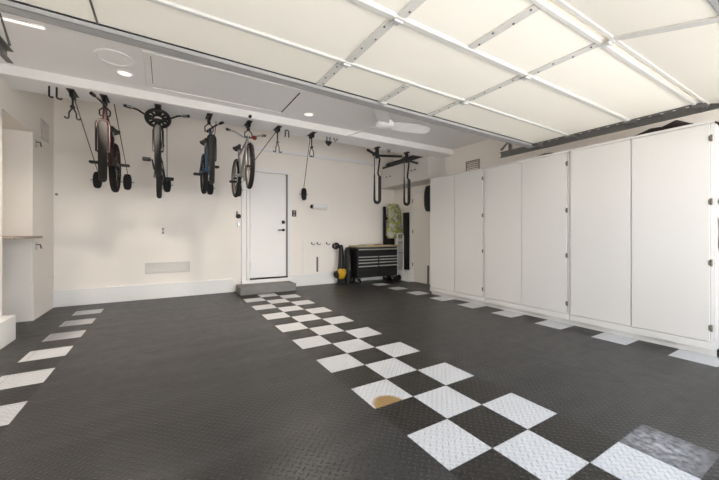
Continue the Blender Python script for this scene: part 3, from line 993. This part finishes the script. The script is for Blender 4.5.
# ropes with cord wound on wall cleats
def cleat(xc, xh, label, rope=True, straight=False):
    zc = 1.93
    loc = (xc, YB - 0.006 if xc < 1.2 else YB, zc)
    t = thing('rope_cleat', label, 'rope cleat', loc, 'wall cleats wound with hoist cord')
    yb = loc[1]
    bm = B()
    tube(bm, [(xc - 0.09, yb - 0.030, zc + 0.0), (xc - 0.03, yb - 0.025, zc), (xc + 0.03, yb - 0.025, zc), (xc + 0.09, yb - 0.030, zc)], 0.008, 8)
    box(bm, xc - 0.02, xc + 0.02, yb - 0.025, yb, zc - 0.015, zc + 0.015)
    wpart('horn', bm, M['grey'], t, loc)
    bm = B()
    rows = []
    for k in range(9):
        f = k / 8
        a = PI * f
        zz = zc + 0.13 * math.cos(a)
        wv = 0.055 * math.sin(a) ** 0.55 + 0.004
        dp = 0.045 * math.sin(a) ** 0.55 + 0.004
        rows.append([bm.verts.new((xc + wv * math.cos(2 * PI * q / 14), yb - 0.052 + dp * math.sin(2 * PI * q / 14), zz)) for q in range(14)])
    for A, C in zip(rows, rows[1:]):
        for q in range(14):
            bm.faces.new((A[q], A[(q + 1) % 14], C[(q + 1) % 14], C[q]))
    bm.faces.new(rows[0])
    bm.faces.new(rows[-1][::-1])
    wpart('cord_bundle', bm, M['cord'], t, loc)
    if rope:
        bm = B()
        if straight:
            tube(bm, [(xh, HY + 0.06, ZS - 0.03), (xc + 0.02, yb - 0.04, zc + 0.14)], 0.005, 6)
        else:
            tube(bm, [(xh, HY + 0.06, ZS - 0.03), (xc, yb - 0.04, zc + 0.14)], 0.005, 6)
        wpart('rope', bm, M['cord'], t, loc)
    return t
cleat(-0.90, -0.885, 'black cord bundle on wall cleat left of the maroon bicycle wheels')
cleat(-0.52, -0.52, 'black cord bundle on wall cleat right of the maroon bicycle wheels')
cleat(0.03, 0.02, 'black cord bundle on wall cleat behind the black bicycle')
cleat(0.70, 0.60, 'black cord bundle on wall cleat below the blue bicycle')
cleat(1.19, 1.435, 'black cord bundle on wall cleat below the silver bicycle')
cleat(2.50, 1.98, 'black cord bundle on wall cleat right of the white back door')

# loose utility hooks screwed into the soffit
def u_hook(x, y, h, wd, label, kind='U'):
    loc = (x, y, ZS)
    bm = B()
    if kind == 'U':
        pts = [(x, y, ZS), (x, y, ZS - h * 0.75)] + [(x + wd * 0.5 - wd * 0.5 * math.cos(a), y, ZS - h * 0.78 - wd * 0.4 * math.sin(a)) for a in [PI * q / 6 for q in range(0, 6)]]
    elif kind == 'N':
        pts = [(x - wd / 2, y, ZS - h), (x - wd / 2, y, ZS - 0.03)] + [(x - wd / 2 * math.cos(a), y, ZS - 0.03 + 0.025 * math.sin(a)) for a in [PI * q / 6 for q in range(1, 6)]] + [(x + wd / 2, y, ZS - 0.03), (x + wd / 2, y, ZS - h)]
    else:
        pts = [(x - wd / 2, y, ZS), (x, y, ZS - h), (x + wd / 2, y, ZS)]
    tube(bm, pts, 0.009, 8)
    return solo('utility_hook', bm, M['black'], label, 'hook', loc, 'utility hooks under the soffit')
u_hook(-1.06, 4.66, 0.13, 0.035, 'left one of the two dark utility hooks at the soffit end')
u_hook(-1.00, 4.66, 0.13, 0.05, 'right one of the two dark utility hooks at the soffit end')
u_hook(1.58, HY, 0.11, 0.055, 'dark upside-down U hook between the two empty hoists', 'N')
loc = (2.27, HY, ZS)
bm = B()
for xx in (2.245, 2.30):
    tube(bm, [(xx, HY, ZS), (xx, HY, ZS - 0.07)], 0.008, 8)
prism(bm, [(2.215, ZS - 0.07), (2.33, ZS - 0.07), (2.315, ZS - 0.11), (2.275, ZS - 0.15), (2.23, ZS - 0.11)], 'y', HY - 0.012, HY + 0.012)
solo('triangle_hanger', bm, M['black'], 'black triangular hanger on two pegs under the soffit', 'hanger', loc)
u_hook(2.40, HY, 0.06, 0.07, 'dark V-shaped hook right of the black triangular hanger', 'V')
u_hook(3.56, 4.86, 0.06, 0.07, 'dark V-shaped hook between the two hanging slings', 'V')
loc = (1.02, YS, ZS + 0.01)
bm = B()
lathe(bm, [(0, 0.03), (0.02, 0.025), (0.022, 0.0), (0, 0)], (0.99, YS - 0.018, ZS + 0.02), axis=(0, -1, 0), n=14)
solo('sensor_button', bm, M['black'], 'tiny black round sensor on the soffit face above the silver bicycle', 'sensor', loc)

# slings of the cargo hoist at the back right
def sling(x, y, arms, label, zlow):
    loc = (x, y, ZS)
    t = thing('cargo_sling', label, 'sling hoist', loc, 'padded cargo slings under the soffit')
    bm = B()
    box(bm, x - 0.03, x + 0.03, y - 0.06, y + 0.06, ZS - 0.02, ZS)
    box(bm, x - 0.028, x + 0.028, y - 0.02, y + 0.02, ZS - 0.20, ZS)
    wpart('bracket', bm, M['blackm'], t, loc, smooth=False)
    for p in arms:
        bm = B()
        tube(bm, [(x, y, ZS - 0.15), p], 0.023, 8)
        wpart('arm', bm, M['blackm'], t, loc)
    bm = B()
    lathe(bm, [(0, -0.02), (0.035, -0.02), (0.028, 0), (0.035, 0.02), (0, 0.02)], (x - 0.06, y, ZS - 0.13), axis=(0, 1, 0), n=16)
    wpart('pulley', bm, M['black'], t, loc)
    zt = ZS - 0.18
    zm = zt - 0.36
    wd = 0.058
    bm = B()
    tube(bm, [(x - wd, y, zt), (x - wd, y, zm)], 0.008, 8)
    tube(bm, [(x + wd * 0.6, y, zt), (x + wd, y, zt - 0.02), (x + wd * 0.3, y, zm + 0.06), (x + wd, y, zm)], 0.016, 8)
    wpart('strap', bm, M['cord'], t, loc)
    bm = B()
    pts = [(x - wd, y, zm + 0.05), (x - wd, y, zlow + wd)] + [(x - wd * math.cos(a), y, zlow + wd - wd * math.sin(a)) for a in [PI * q / 8 for q in range(1, 8)]] + [(x + wd, y, zlow + wd), (x + wd, y, zm + 0.02)]
    rad = [0.012] + [0.020] * 2 + [0.028] * 8 + [0.032] * (len(pts) - 11)
    tube(bm, pts, rad[:len(pts)], 10)
    wpart('padded_loop', bm, M['black'], t, loc)
    return t
s1, s2 = (3.30, 4.86), (3.985, 4.86)
sling(s1[0], s1[1], [(3.02, 4.74, 2.555), (3.86, 4.86, 2.57)], 'black padded U-shaped cargo sling, left one of two over the tool chest', 1.66)
sling(s2[0], s2[1], [(4.20, 4.78, 2.46), (3.70, 4.98, 2.44)], 'black padded U-shaped cargo sling in front of the corner wall cupboard', 1.66)

# ------------------------------------------------------------------ back wall fittings
def louvre(x0, x1, z0, z1, y, m, name, label, cat, axis='y', sign=-1, n=8):
    """grille on a wall; axis is the wall normal axis"""
    if axis == 'y':
        loc = ((x0 + x1) / 2, y, z0)
        t = thing(name, label, cat, loc)
        bm = B()
        for a, b, c, d in ((x0, x1, z0, z0 + .018), (x0, x1, z1 - .018, z1), (x0, x0 + .018, z0, z1), (x1 - .018, x1, z0, z1)):
            box(bm, a, b, y - 0.012, y, c, d)
        wpart('frame', bm, m, t, loc, bevel=0.002, smooth=False)
        bm = B()
        for i in range(n):
            z = z0 + .02 + (z1 - z0 - .04) * (i + .5) / n
            prism(bm, [(y - 0.010, z - .008), (y - 0.008, z - .009), (y - 0.001, z + .007), (y - 0.003, z + .008)], 'x', x0 + .016, x1 - .016)
        wpart('louvres', bm, m, t, loc, smooth=False)
    else:
        loc = (y, (x0 + x1) / 2, z0)
        t = thing(name, label, cat, loc)
        bm = B()
        lo, hi = (y, y + 0.012) if sign > 0 else (y - 0.012, y)
        for a, b, c, d in ((x0, x1, z0, z0 + .02), (x0, x1, z1 - .02, z1), (x0, x0 + .02, z0, z1), (x1 - .02, x1, z0, z1)):
            box(bm, lo, hi, a, b, c, d)
        wpart('frame', bm, m, t, loc, bevel=0.002, smooth=False)
        bm = B()
        for i in range(n):
            z = z0 + .02 + (z1 - z0 - .04) * (i + .5) / n
            prism(bm, [(y + sign * .010, z - .008), (y + sign * .008, z - .009), (y + sign * .001, z + .007), (y + sign * .003, z + .008)], 'y', x0 + .018, x1 - .018)
        wpart('louvres', bm, m, t, loc, smooth=False)
    return t
louvre(-0.285, 0.378, 0.425, 0.607, YB - 0.006, M['ventw'], 'wall_vent', 'wide white louvred vent low on the back wall', 'vent', n=6)
louvre(5.86, 6.19, 2.37, 2.63, XL, M['ventw'], 'wall_vent', 'small white vent grille high on the left wall', 'vent', 'x', 1, 7)
louvre(3.90, 4.21, 2.17, 2.46, XR, M['vent'], 'wall_vent', 'tan vent grille on the right wall above the white cabinets', 'vent', 'x', -1, 7)

def plate(name, x0, x1, z0, z1, y, m, label, cat, m2=None, n=1, th=0.012):
    loc = ((x0 + x1) / 2, y, (z0 + z1) / 2)
    t = thing(name, label, cat, loc)
    wpart('plate', box(B(), x0, x1, y - th, y, z0, z1), m, t, loc, bevel=0.004, smooth=False)
    for i in range(n):
        z = z0 + (z1 - z0) * (i + 0.5) / n
        s = (x1 - x0) * 0.22
        wpart('toggle' if 'switch' in name else 'socket', box(B(), (x0 + x1) / 2 - s, (x0 + x1) / 2 + s, y - th - 0.006, y - th + 0.001, z - 0.022, z + 0.022), m2 or m, t, loc, bevel=0.003, smooth=False)
    return t
plate('wall_outlet', -0.065, 0.005, 1.085, 1.20, YB - 0.006, M['wall'], 'small wall outlet in the middle of the back wall above the vent', 'outlet', M['grey'], 2)
plate('light_switch', 2.255, 2.345, 1.455, 1.585, YB, M['black'], 'dark double switch plate right of the white back door', 'switch', M['grey'], 2)
loc = (1.205, YB - 0.006, 1.43)
bm = B()
lathe(bm, [(0, .05), (.03, .045), (.045, .02), (.045, 0), (0, 0)], (1.195, YB - 0.006, 1.43), axis=(0, -1, 0), n=18)
t = thing('hose_connector', 'black round wall fitting left of the white back door', 'wall fitting', (1.195, YB - 0.006, 1.43))
wpart('knob', bm, M['black'], t, (1.195, YB - 0.006, 1.43))
wpart('spout', tube(B(), [(1.195, YB - 0.03, 1.44), (1.16, YB - 0.05, 1.46), (1.165, YB - 0.05, 1.52)], 0.012, 8), M['black'], t, (1.195, YB - 0.006, 1.43))
bm = B()
box(bm, 1.17, 1.225, YB - 0.03, YB - 0.006, 1.235, 1.315)
solo('door_chime', bm, M['alu'], 'small grey metal box below the black round wall fitting', 'wall box', (1.197, YB - 0.006, 1.235), bevel=0.006)
bm = B()
lathe(bm, [(0, .03), (.014, .026), (.016, 0), (0, 0)], (XL + 0.035, YB - 0.006, 1.68), axis=(0, -1, 0), n=12)
solo('wall_peg', bm, M['hinge'], 'tiny dark peg on the back wall beside the left corner', 'peg', (XL + 0.035, YB - 0.006, 1.68))

# paper towel roll
loc = (2.82, YB, 1.67)
t = thing('paper_towel_holder', 'white paper towel roll on a wall holder right of the door', 'paper towel holder', loc)
bm = B()
lathe(bm, [(0.02, -0.155), (0.055, -0.155), (0.055, 0.155), (0.02, 0.155)], (2.84, YB - 0.075, 1.675), axis=(1, 0, 0), n=28)
wpart('roll', bm, M['white'], t, loc)
bm = B()
cyl(bm, (2.66, YB - 0.075, 1.675), (3.02, YB - 0.075, 1.675), 0.010, 10)
lathe(bm, [(0, 0), (0.042, 0), (0.042, 0.012), (0, 0.012)], (2.655, YB - 0.075, 1.675), axis=(1, 0, 0), n=20)
box(bm, 2.655, 2.675, YB - 0.075, YB, 1.66, 1.69)
box(bm, 3.01, 3.02, YB - 0.075, YB, 1.66, 1.69)
wpart('bracket', bm, M['blackm'], t, loc)

# backing board with hooks
loc = (2.88, YB, 0.60)
bd = thing('tool_board', 'white backing board on the back wall left of the tool chest', 'board', loc)
wpart('board', box(B(), 2.49, 3.28, YB - 0.015, YB, 0.255, 0.965), M['wall'], bd, loc, bevel=0.003, smooth=False)
wpart('rail', box(B(), 2.795, 2.83, YB - 0.035, YB - 0.015, 0.28, 0.60), M['galv_d'], bd, loc, bevel=0.004, smooth=False)
def jhook(x, label):
    y = YB - 0.015
    loc = (x, y, 0.88)
    bm = B()
    cyl(bm, (x - 0.025, y, 0.89), (x - 0.025, y - 0.012, 0.89), 0.016, 10)
    tube(bm, [(x - 0.03, y - 0.012, 0.915), (x - 0.03, y - 0.03, 0.88), (x - 0.012, y - 0.045, 0.862), (x + 0.018, y - 0.045, 0.862), (x + 0.036, y - 0.04, 0.885)], 0.0075, 8)
    return solo('wall_hook', bm, M['galv_d'], label, 'hook', loc, 'hooks on the white backing board')
jhook(2.71, 'grey wall hook farthest left on the white backing board')
jhook(2.84, 'grey wall hook second from left on the white backing board')
jhook(3.06, 'grey wall hook beside the black coiled reel on the board')
loc = (3.19, YB - 0.015, 0.83)
t = thing('cord_reel', 'black coiled cord reel hanging above the yellow blower', 'cord reel', loc)
bm = B()
for i in range(4):
    torus(bm, (3.185 + 0.012 * i, YB - 0.11 - 0.004 * i, 0.825 + 0.006 * (i % 2)), (0.35, 1, 0.15), 0.042 + 0.007 * i, 0.014, 24, 8)
wpart('coil', bm, M['black'], t, loc)
bm = B()
cyl(bm, (3.19, YB - 0.015, 0.87), (3.19, YB - 0.13, 0.88), 0.011, 10)
cyl(bm, (3.23, YB - 0.15, 0.85), (3.21, YB - 0.08, 0.84), 0.014, 10)
wpart('peg', bm, M['alu'], t, loc)

# ------------------------------------------------------------------ tool chest
CXa, CXb, CYa, CYb = 3.565, 4.635, 5.99, 6.375
loc = ((CXa + CXb) / 2, (CYa + CYb) / 2, 0)
tc = thing('tool_chest', 'black rolling tool chest with silver handles and pale wooden top', 'tool chest', loc)
wpart('body', box(B(), CXa, CXb, CYa + 0.012, CYb, 0.135, 0.805), M['blackm'], tc, loc, bevel=0.006, smooth=False)
wpart('worktop', box(B(), CXa - 0.012, CXb + 0.012, CYa - 0.012, CYb + 0.004, 0.812, 0.838), M['wood'], tc, loc, bevel=0.004, smooth=False)
wpart('top_trim', box(B(), CXa - 0.006, CXb + 0.006, CYa - 0.004, CYb, 0.790, 0.812), M['galv_d'], tc, loc, smooth=False)
def drawer(x0, x1, z0, z1, hz=None):
    d = wpart('drawer', box(B(), x0 + 0.004, x1 - 0.004, CYa - 0.004, CYa + 0.013, z0 + 0.003, z1 - 0.003), M['blackm'], tc, loc, bevel=0.003, smooth=False)
    h = B()
    hz = z1 - 0.022
    prism(h, [(CYa - 0.004, hz - 0.012), (CYa - 0.022, hz - 0.010), (CYa - 0.026, hz + 0.004), (CYa - 0.018, hz + 0.010), (CYa - 0.004, hz + 0.012)], 'x', x0 + 0.02, x1 - 0.02)
    wpart('handle', h, M['galv'], d, loc, smooth=False)
cm = (CXa + CXb) / 2
drawer(CXa, CXb, 0.635, 0.775)
for x0, x1 in ((CXa, cm), (cm, CXb)):
    for z0, z1 in ((0.545, 0.61), (0.480, 0.545), (0.405, 0.480), (0.300, 0.405)):
        drawer(x0, x1, z0, z1)
    wpart('drawer', box(B(), x0 + 0.004, x1 - 0.004, CYa - 0.004, CYa + 0.013, 0.15, 0.297), M['blackm'], tc, loc, bevel=0.003, smooth=False)
for x in (CXa + 0.07, CXb - 0.07):
    for y in (CYa + 0.07, CYb - 0.06):
        c = B()
        lathe(c, [(0, -0.02), (0.03, -0.02), (0.056, -0.014), (0.056, 0.014), (0.03, 0.02), (0, 0.02)], (x, y, 0.056), axis=(1, 0.25, 0), n=22)
        cs = wpart('caster', c, M['rubber'], tc, loc)
        c = B()
        box(c, x - 0.036, x - 0.030, y - 0.02, y + 0.035, 0.05, 0.125)
        box(c, x + 0.030, x + 0.036, y - 0.02, y + 0.035, 0.05, 0.125)
        box(c, x - 0.05, x + 0.05, y - 0.04, y + 0.05, 0.12, 0.136)
        cyl(c, (x - 0.04, y, 0.056), (x + 0.04, y, 0.056), 0.012, 10)
        wpart('fork', c, M['alu'], cs, loc)
loc2 = (4.02, 6.1, 0.838)
for x0, x1, m, lab in ((3.66, 3.80, M['grey'], 'grey flat tool case lying at left on the tool chest top'), (4.08, 4.24, M['red'], 'small red box lying on the tool chest top'),):
    solo('tool_case', box(B(), x0, x1, 6.03, 6.13, 0.8385, 0.855), m, lab, 'case', ((x0 + x1) / 2, 6.08, 0.8385), bevel=0.004)

# yellow blower standing left of the chest
loc = (3.28, 6.24, 0)
t = thing('leaf_blower', 'yellow and black leaf blower standing nose-up left of the tool chest', 'leaf blower', loc)
bm = B()
tube(bm, [(3.27, 6.22, 0.30), (3.285, 6.24, 0.45), (3.30, 6.26, 0.66), (3.305, 6.27, 0.80), (3.31, 6.272, 0.855)], [0.07, 0.058, 0.055, 0.048, 0.03], 14)
wpart('tube', bm, M['gunm'], t, loc)
bm = B()
lathe(bm, [(0, -0.10), (0.07, -0.10), (0.095, -0.06), (0.10, 0.05), (0.075, 0.10), (0, 0.11)], (3.275, 6.19, 0.235), axis=(0.1, -0.35, 1), n=18)
wpart('motor_housing', bm, M['yellow'], t, loc)
bm = B()
lathe(bm, [(0, -0.04), (0.075, -0.04), (0.085, 0.0), (0.07, 0.04), (0, 0.04)], (3.19, 6.23, 0.215), axis=(1, 0.3, 0), n=18)
box(bm, 3.20, 3.37, 6.14, 6.30, 0.0, 0.02)
box(bm, 3.22, 3.35, 6.17, 6.28, 0.02, 0.13)
wpart('base', bm, M['black'], t, loc, bevel=0.004)
bm = B()
tube(bm, [(3.33, 6.15, 0.14), (3.39, 6.13, 0.17), (3.40, 6.14, 0.26), (3.34, 6.17, 0.31)], 0.014, 8)
wpart('handle', bm, M['black'], t, loc)
# black tool bag between the blower and the chest
loc = (3.475, 6.26, 0)
t = thing('golf_bag', 'black upright narrow bag squeezed between the blower and tool chest', 'bag', loc)
bm = B()
tube(bm, [(3.475, 6.27, 0.0), (3.475, 6.27, 0.10), (3.475, 6.28, 0.45), (3.478, 6.29, 0.72), (3.48, 6.30, 0.80)], [0.072, 0.082, 0.08, 0.068, 0.03], 16)
wpart('body', bm, M['black'], t, loc)
bm = B()
tube(bm, [(3.475, 6.19, 0.62), (3.47, 6.165, 0.48), (3.475, 6.18, 0.3)], 0.010, 6)
wpart('strap', bm, M['galv_d'], t, loc)

# rack, bag and hand truck in the corner
loc = (4.62, 6.405, 0)
t = thing('folded_rack', 'tall black folded rack leaning on the wall behind the tool chest', 'rack', loc)
bm = B()
box(bm, 4.53, 4.60, 6.388, 6.422, 0.0, 1.76)
wpart('upright', bm, M['black'], t, loc, bevel=0.004)
bm = B()
box(bm, 4.69, 4.745, 6.388, 6.422, 0.0, 1.60)
wpart('upright', bm, M['black'], t, loc, bevel=0.004)
wpart('panel', box(B(), 4.60, 4.86, 6.396, 6.412, 0.1, 1.02), M['black'], t, loc, smooth=False)
bm = B()
for z in (0.25, 0.85, 1.0, 1.45):
    box(bm, 4.60, 4.69, 6.394, 6.416, z, z + 0.05)
wpart('crossbars', bm, M['black'], t, loc, bevel=0.003)
loc = (4.69, 6.20, 1.02)
bm = B()
rows = []
for k in range(12):
    f = k / 11
    z = 1.0 + 0.80 * f
    wx = 0.195 + 0.02 * math.sin(f * 9) - (0.07 * max(0, f - 0.75) / 0.25)
    if f > 0.7:
        cx = 4.66
    else:
        cx = 4.69
    dx = 0.095 * (1 - 0.6 * f ** 3) * (0.7 if k in (0, 11) else 1)
    rows.append([bm.verts.new((cx + wx * math.copysign(abs(math.cos(a)) ** 0.6, math.cos(a)), 6.165 + dx * math.copysign(abs(math.sin(a)) ** 0.6, math.sin(a)) + random.uniform(-.006, .006), z + random.uniform(-.012, .012))) for a in [2 * PI * q / 20 for q in range(20)]])
for A, C in zip(rows, rows[1:]):
    for q in range(20):
        bm.faces.new((A[q], A[(q + 1) % 20], C[(q + 1) % 20], C[q]))
bm.faces.new(rows[0])
bm.faces.new(rows[-1][::-1])
solo('soil_bag', bm, M['bag'], 'green and grey patterned bag hung on the black rack above the tool chest', 'bag', loc)
loc = (4.755, 6.02, 0)
t = thing('hand_truck', 'white tubular hand truck standing between the tool chest and right wall', 'hand truck', loc)
bm = B()
pts = [(4.665, 6.03, 0.13), (4.665, 6.03, 1.04)] + [(4.725 - 0.06 * math.cos(a), 6.03, 1.05 + 0.06 * math.sin(a)) for a in [PI / 2 * q / 4 for q in range(1, 5)]] + [(4.785 + 0.06 * math.sin(a), 6.03, 1.05 + 0.06 * math.cos(a)) for a in [PI / 2 * q / 4 for q in range(0, 4)]] + [(4.845, 6.03, 1.04), (4.845, 6.03, 0.13)]
tube(bm, pts, 0.014, 10)
wpart('frame', bm, M['white'], t, loc)
bm = B()
for z in (0.35, 0.65, 0.9):
    tube(bm, [(4.665, 6.03, z), (4.845, 6.03, z)], 0.009, 8)
wpart('crossbars', bm, M['alu'], t, loc)
wpart('toe_plate', box(B(), 4.67, 4.755, 5.86, 6.03, 0.004, 0.012), M['alu'], t, loc, smooth=False)
for x in (4.675, 4.752):
    bm = B()
    lathe(bm, [(0, -0.014), (0.03, -0.014), (0.065, -0.010), (0.065, 0.010), (0.03, 0.014), (0, 0.014)], (x, 6.07, 0.067), axis=(1, 0, 0), n=20)
    wpart('wheel', bm, M['rubber'], t, loc)
bm = B()
box(bm, 4.862, 4.892, 5.86, 6.06, 0.255, 1.60)
solo('black_plank', bm, M['black'], 'narrow black plank leaning on the right wall beside the white tubular hand truck', 'plank', (4.877, 5.96, 0.255), bevel=0.003)

# black bag hanging on the side door, grey pole beside the cabinets
loc = (XR - 0.03, 5.29, 2.0)
t = thing('gear_bag', 'black oblong bag hanging at the side door behind the white cabinets', 'bag', loc)
bm = B()
rows = []
for k in range(10):
    a = PI * k / 9
    z = 1.84 + 0.28 * math.cos(a)
    r = max(0.02, math.sin(a) ** 0.4)
    rows.append([bm.verts.new((XR - 0.13 + 0.085 * r * math.cos(2 * PI * q / 16), 5.06 + 0.15 * r * math.sin(2 * PI * q / 16), z)) for q in range(16)])
for A, C in zip(rows, rows[1:]):
    for q in range(16):
        bm.faces.new((A[q], A[(q + 1) % 16], C[(q + 1) % 16], C[q]))
bm.faces.new(rows[0])
bm.faces.new(rows[-1][::-1])
wpart('body', bm, M['black'], t, loc)
bm = B()
tube(bm, [(XR - 0.13, 5.06, 2.10), (XR - 0.07, 5.06, 2.13), (XR - 0.032, 5.06, 2.05)], 0.008, 8)
wpart('strap', bm, M['cord'], t, loc)
loc = (4.36, 4.55, 0)
t = thing('metal_post', 'short grey metal post standing behind the far end of the white cabinets', 'post', loc)
bm = B()
box(bm, 4.215, 4.235, 4.50, 4.54, 0, 0.50)
wpart('post', bm, M['galv_d'], t, loc, bevel=0.003)
bm = B()
box(bm, 4.18, 4.60, 4.46, 4.58, 0.0, 0.012)
wpart('foot', bm, M['galv_d'], t, loc, bevel=0.002)

# ------------------------------------------------------------------ niche in the left wall
loc = (-1.8, 5.2, 1.05)
bm = B()
prism(bm, [(-2.298, NY0 + 0.003), (-2.298, NY1 - 0.003), (XL - 0.001, NY1 - 0.003), (XL + 0.002, 5.60), (-1.335, 5.60), (-1.335, NY0 + 0.003)], 'z', 1.035, 1.064)
solo('niche_shelf', bm, M['shelf'], 'brown-topped shelf board across the niche at the left edge', 'shelf', loc, bevel=0.003, smooth=False)
for z, lab in ((2.25, 'small steel catch high on the left wall beside the niche'), (0.93, 'small steel catch under the shelf end on the left wall')):
    y = 5.69
    loc = (XL, y, z)
    t = thing('wall_catch', lab, 'catch', loc)
    bm = B()
    box(bm, XL, XL + 0.006, y - 0.03, y + 0.03, z - 0.05, z + 0.05)
    wpart('plate', bm, M['galv'], t, loc, bevel=0.002, smooth=False)
    bm = B()
    tube(bm, [(XL + 0.004, y, z + 0.02), (XL + 0.04, y + 0.01, z + 0.02), (XL + 0.045, y + 0.03, z - 0.03)], 0.008, 8)
    wpart('latch', bm, M['galv_d'], t, loc)
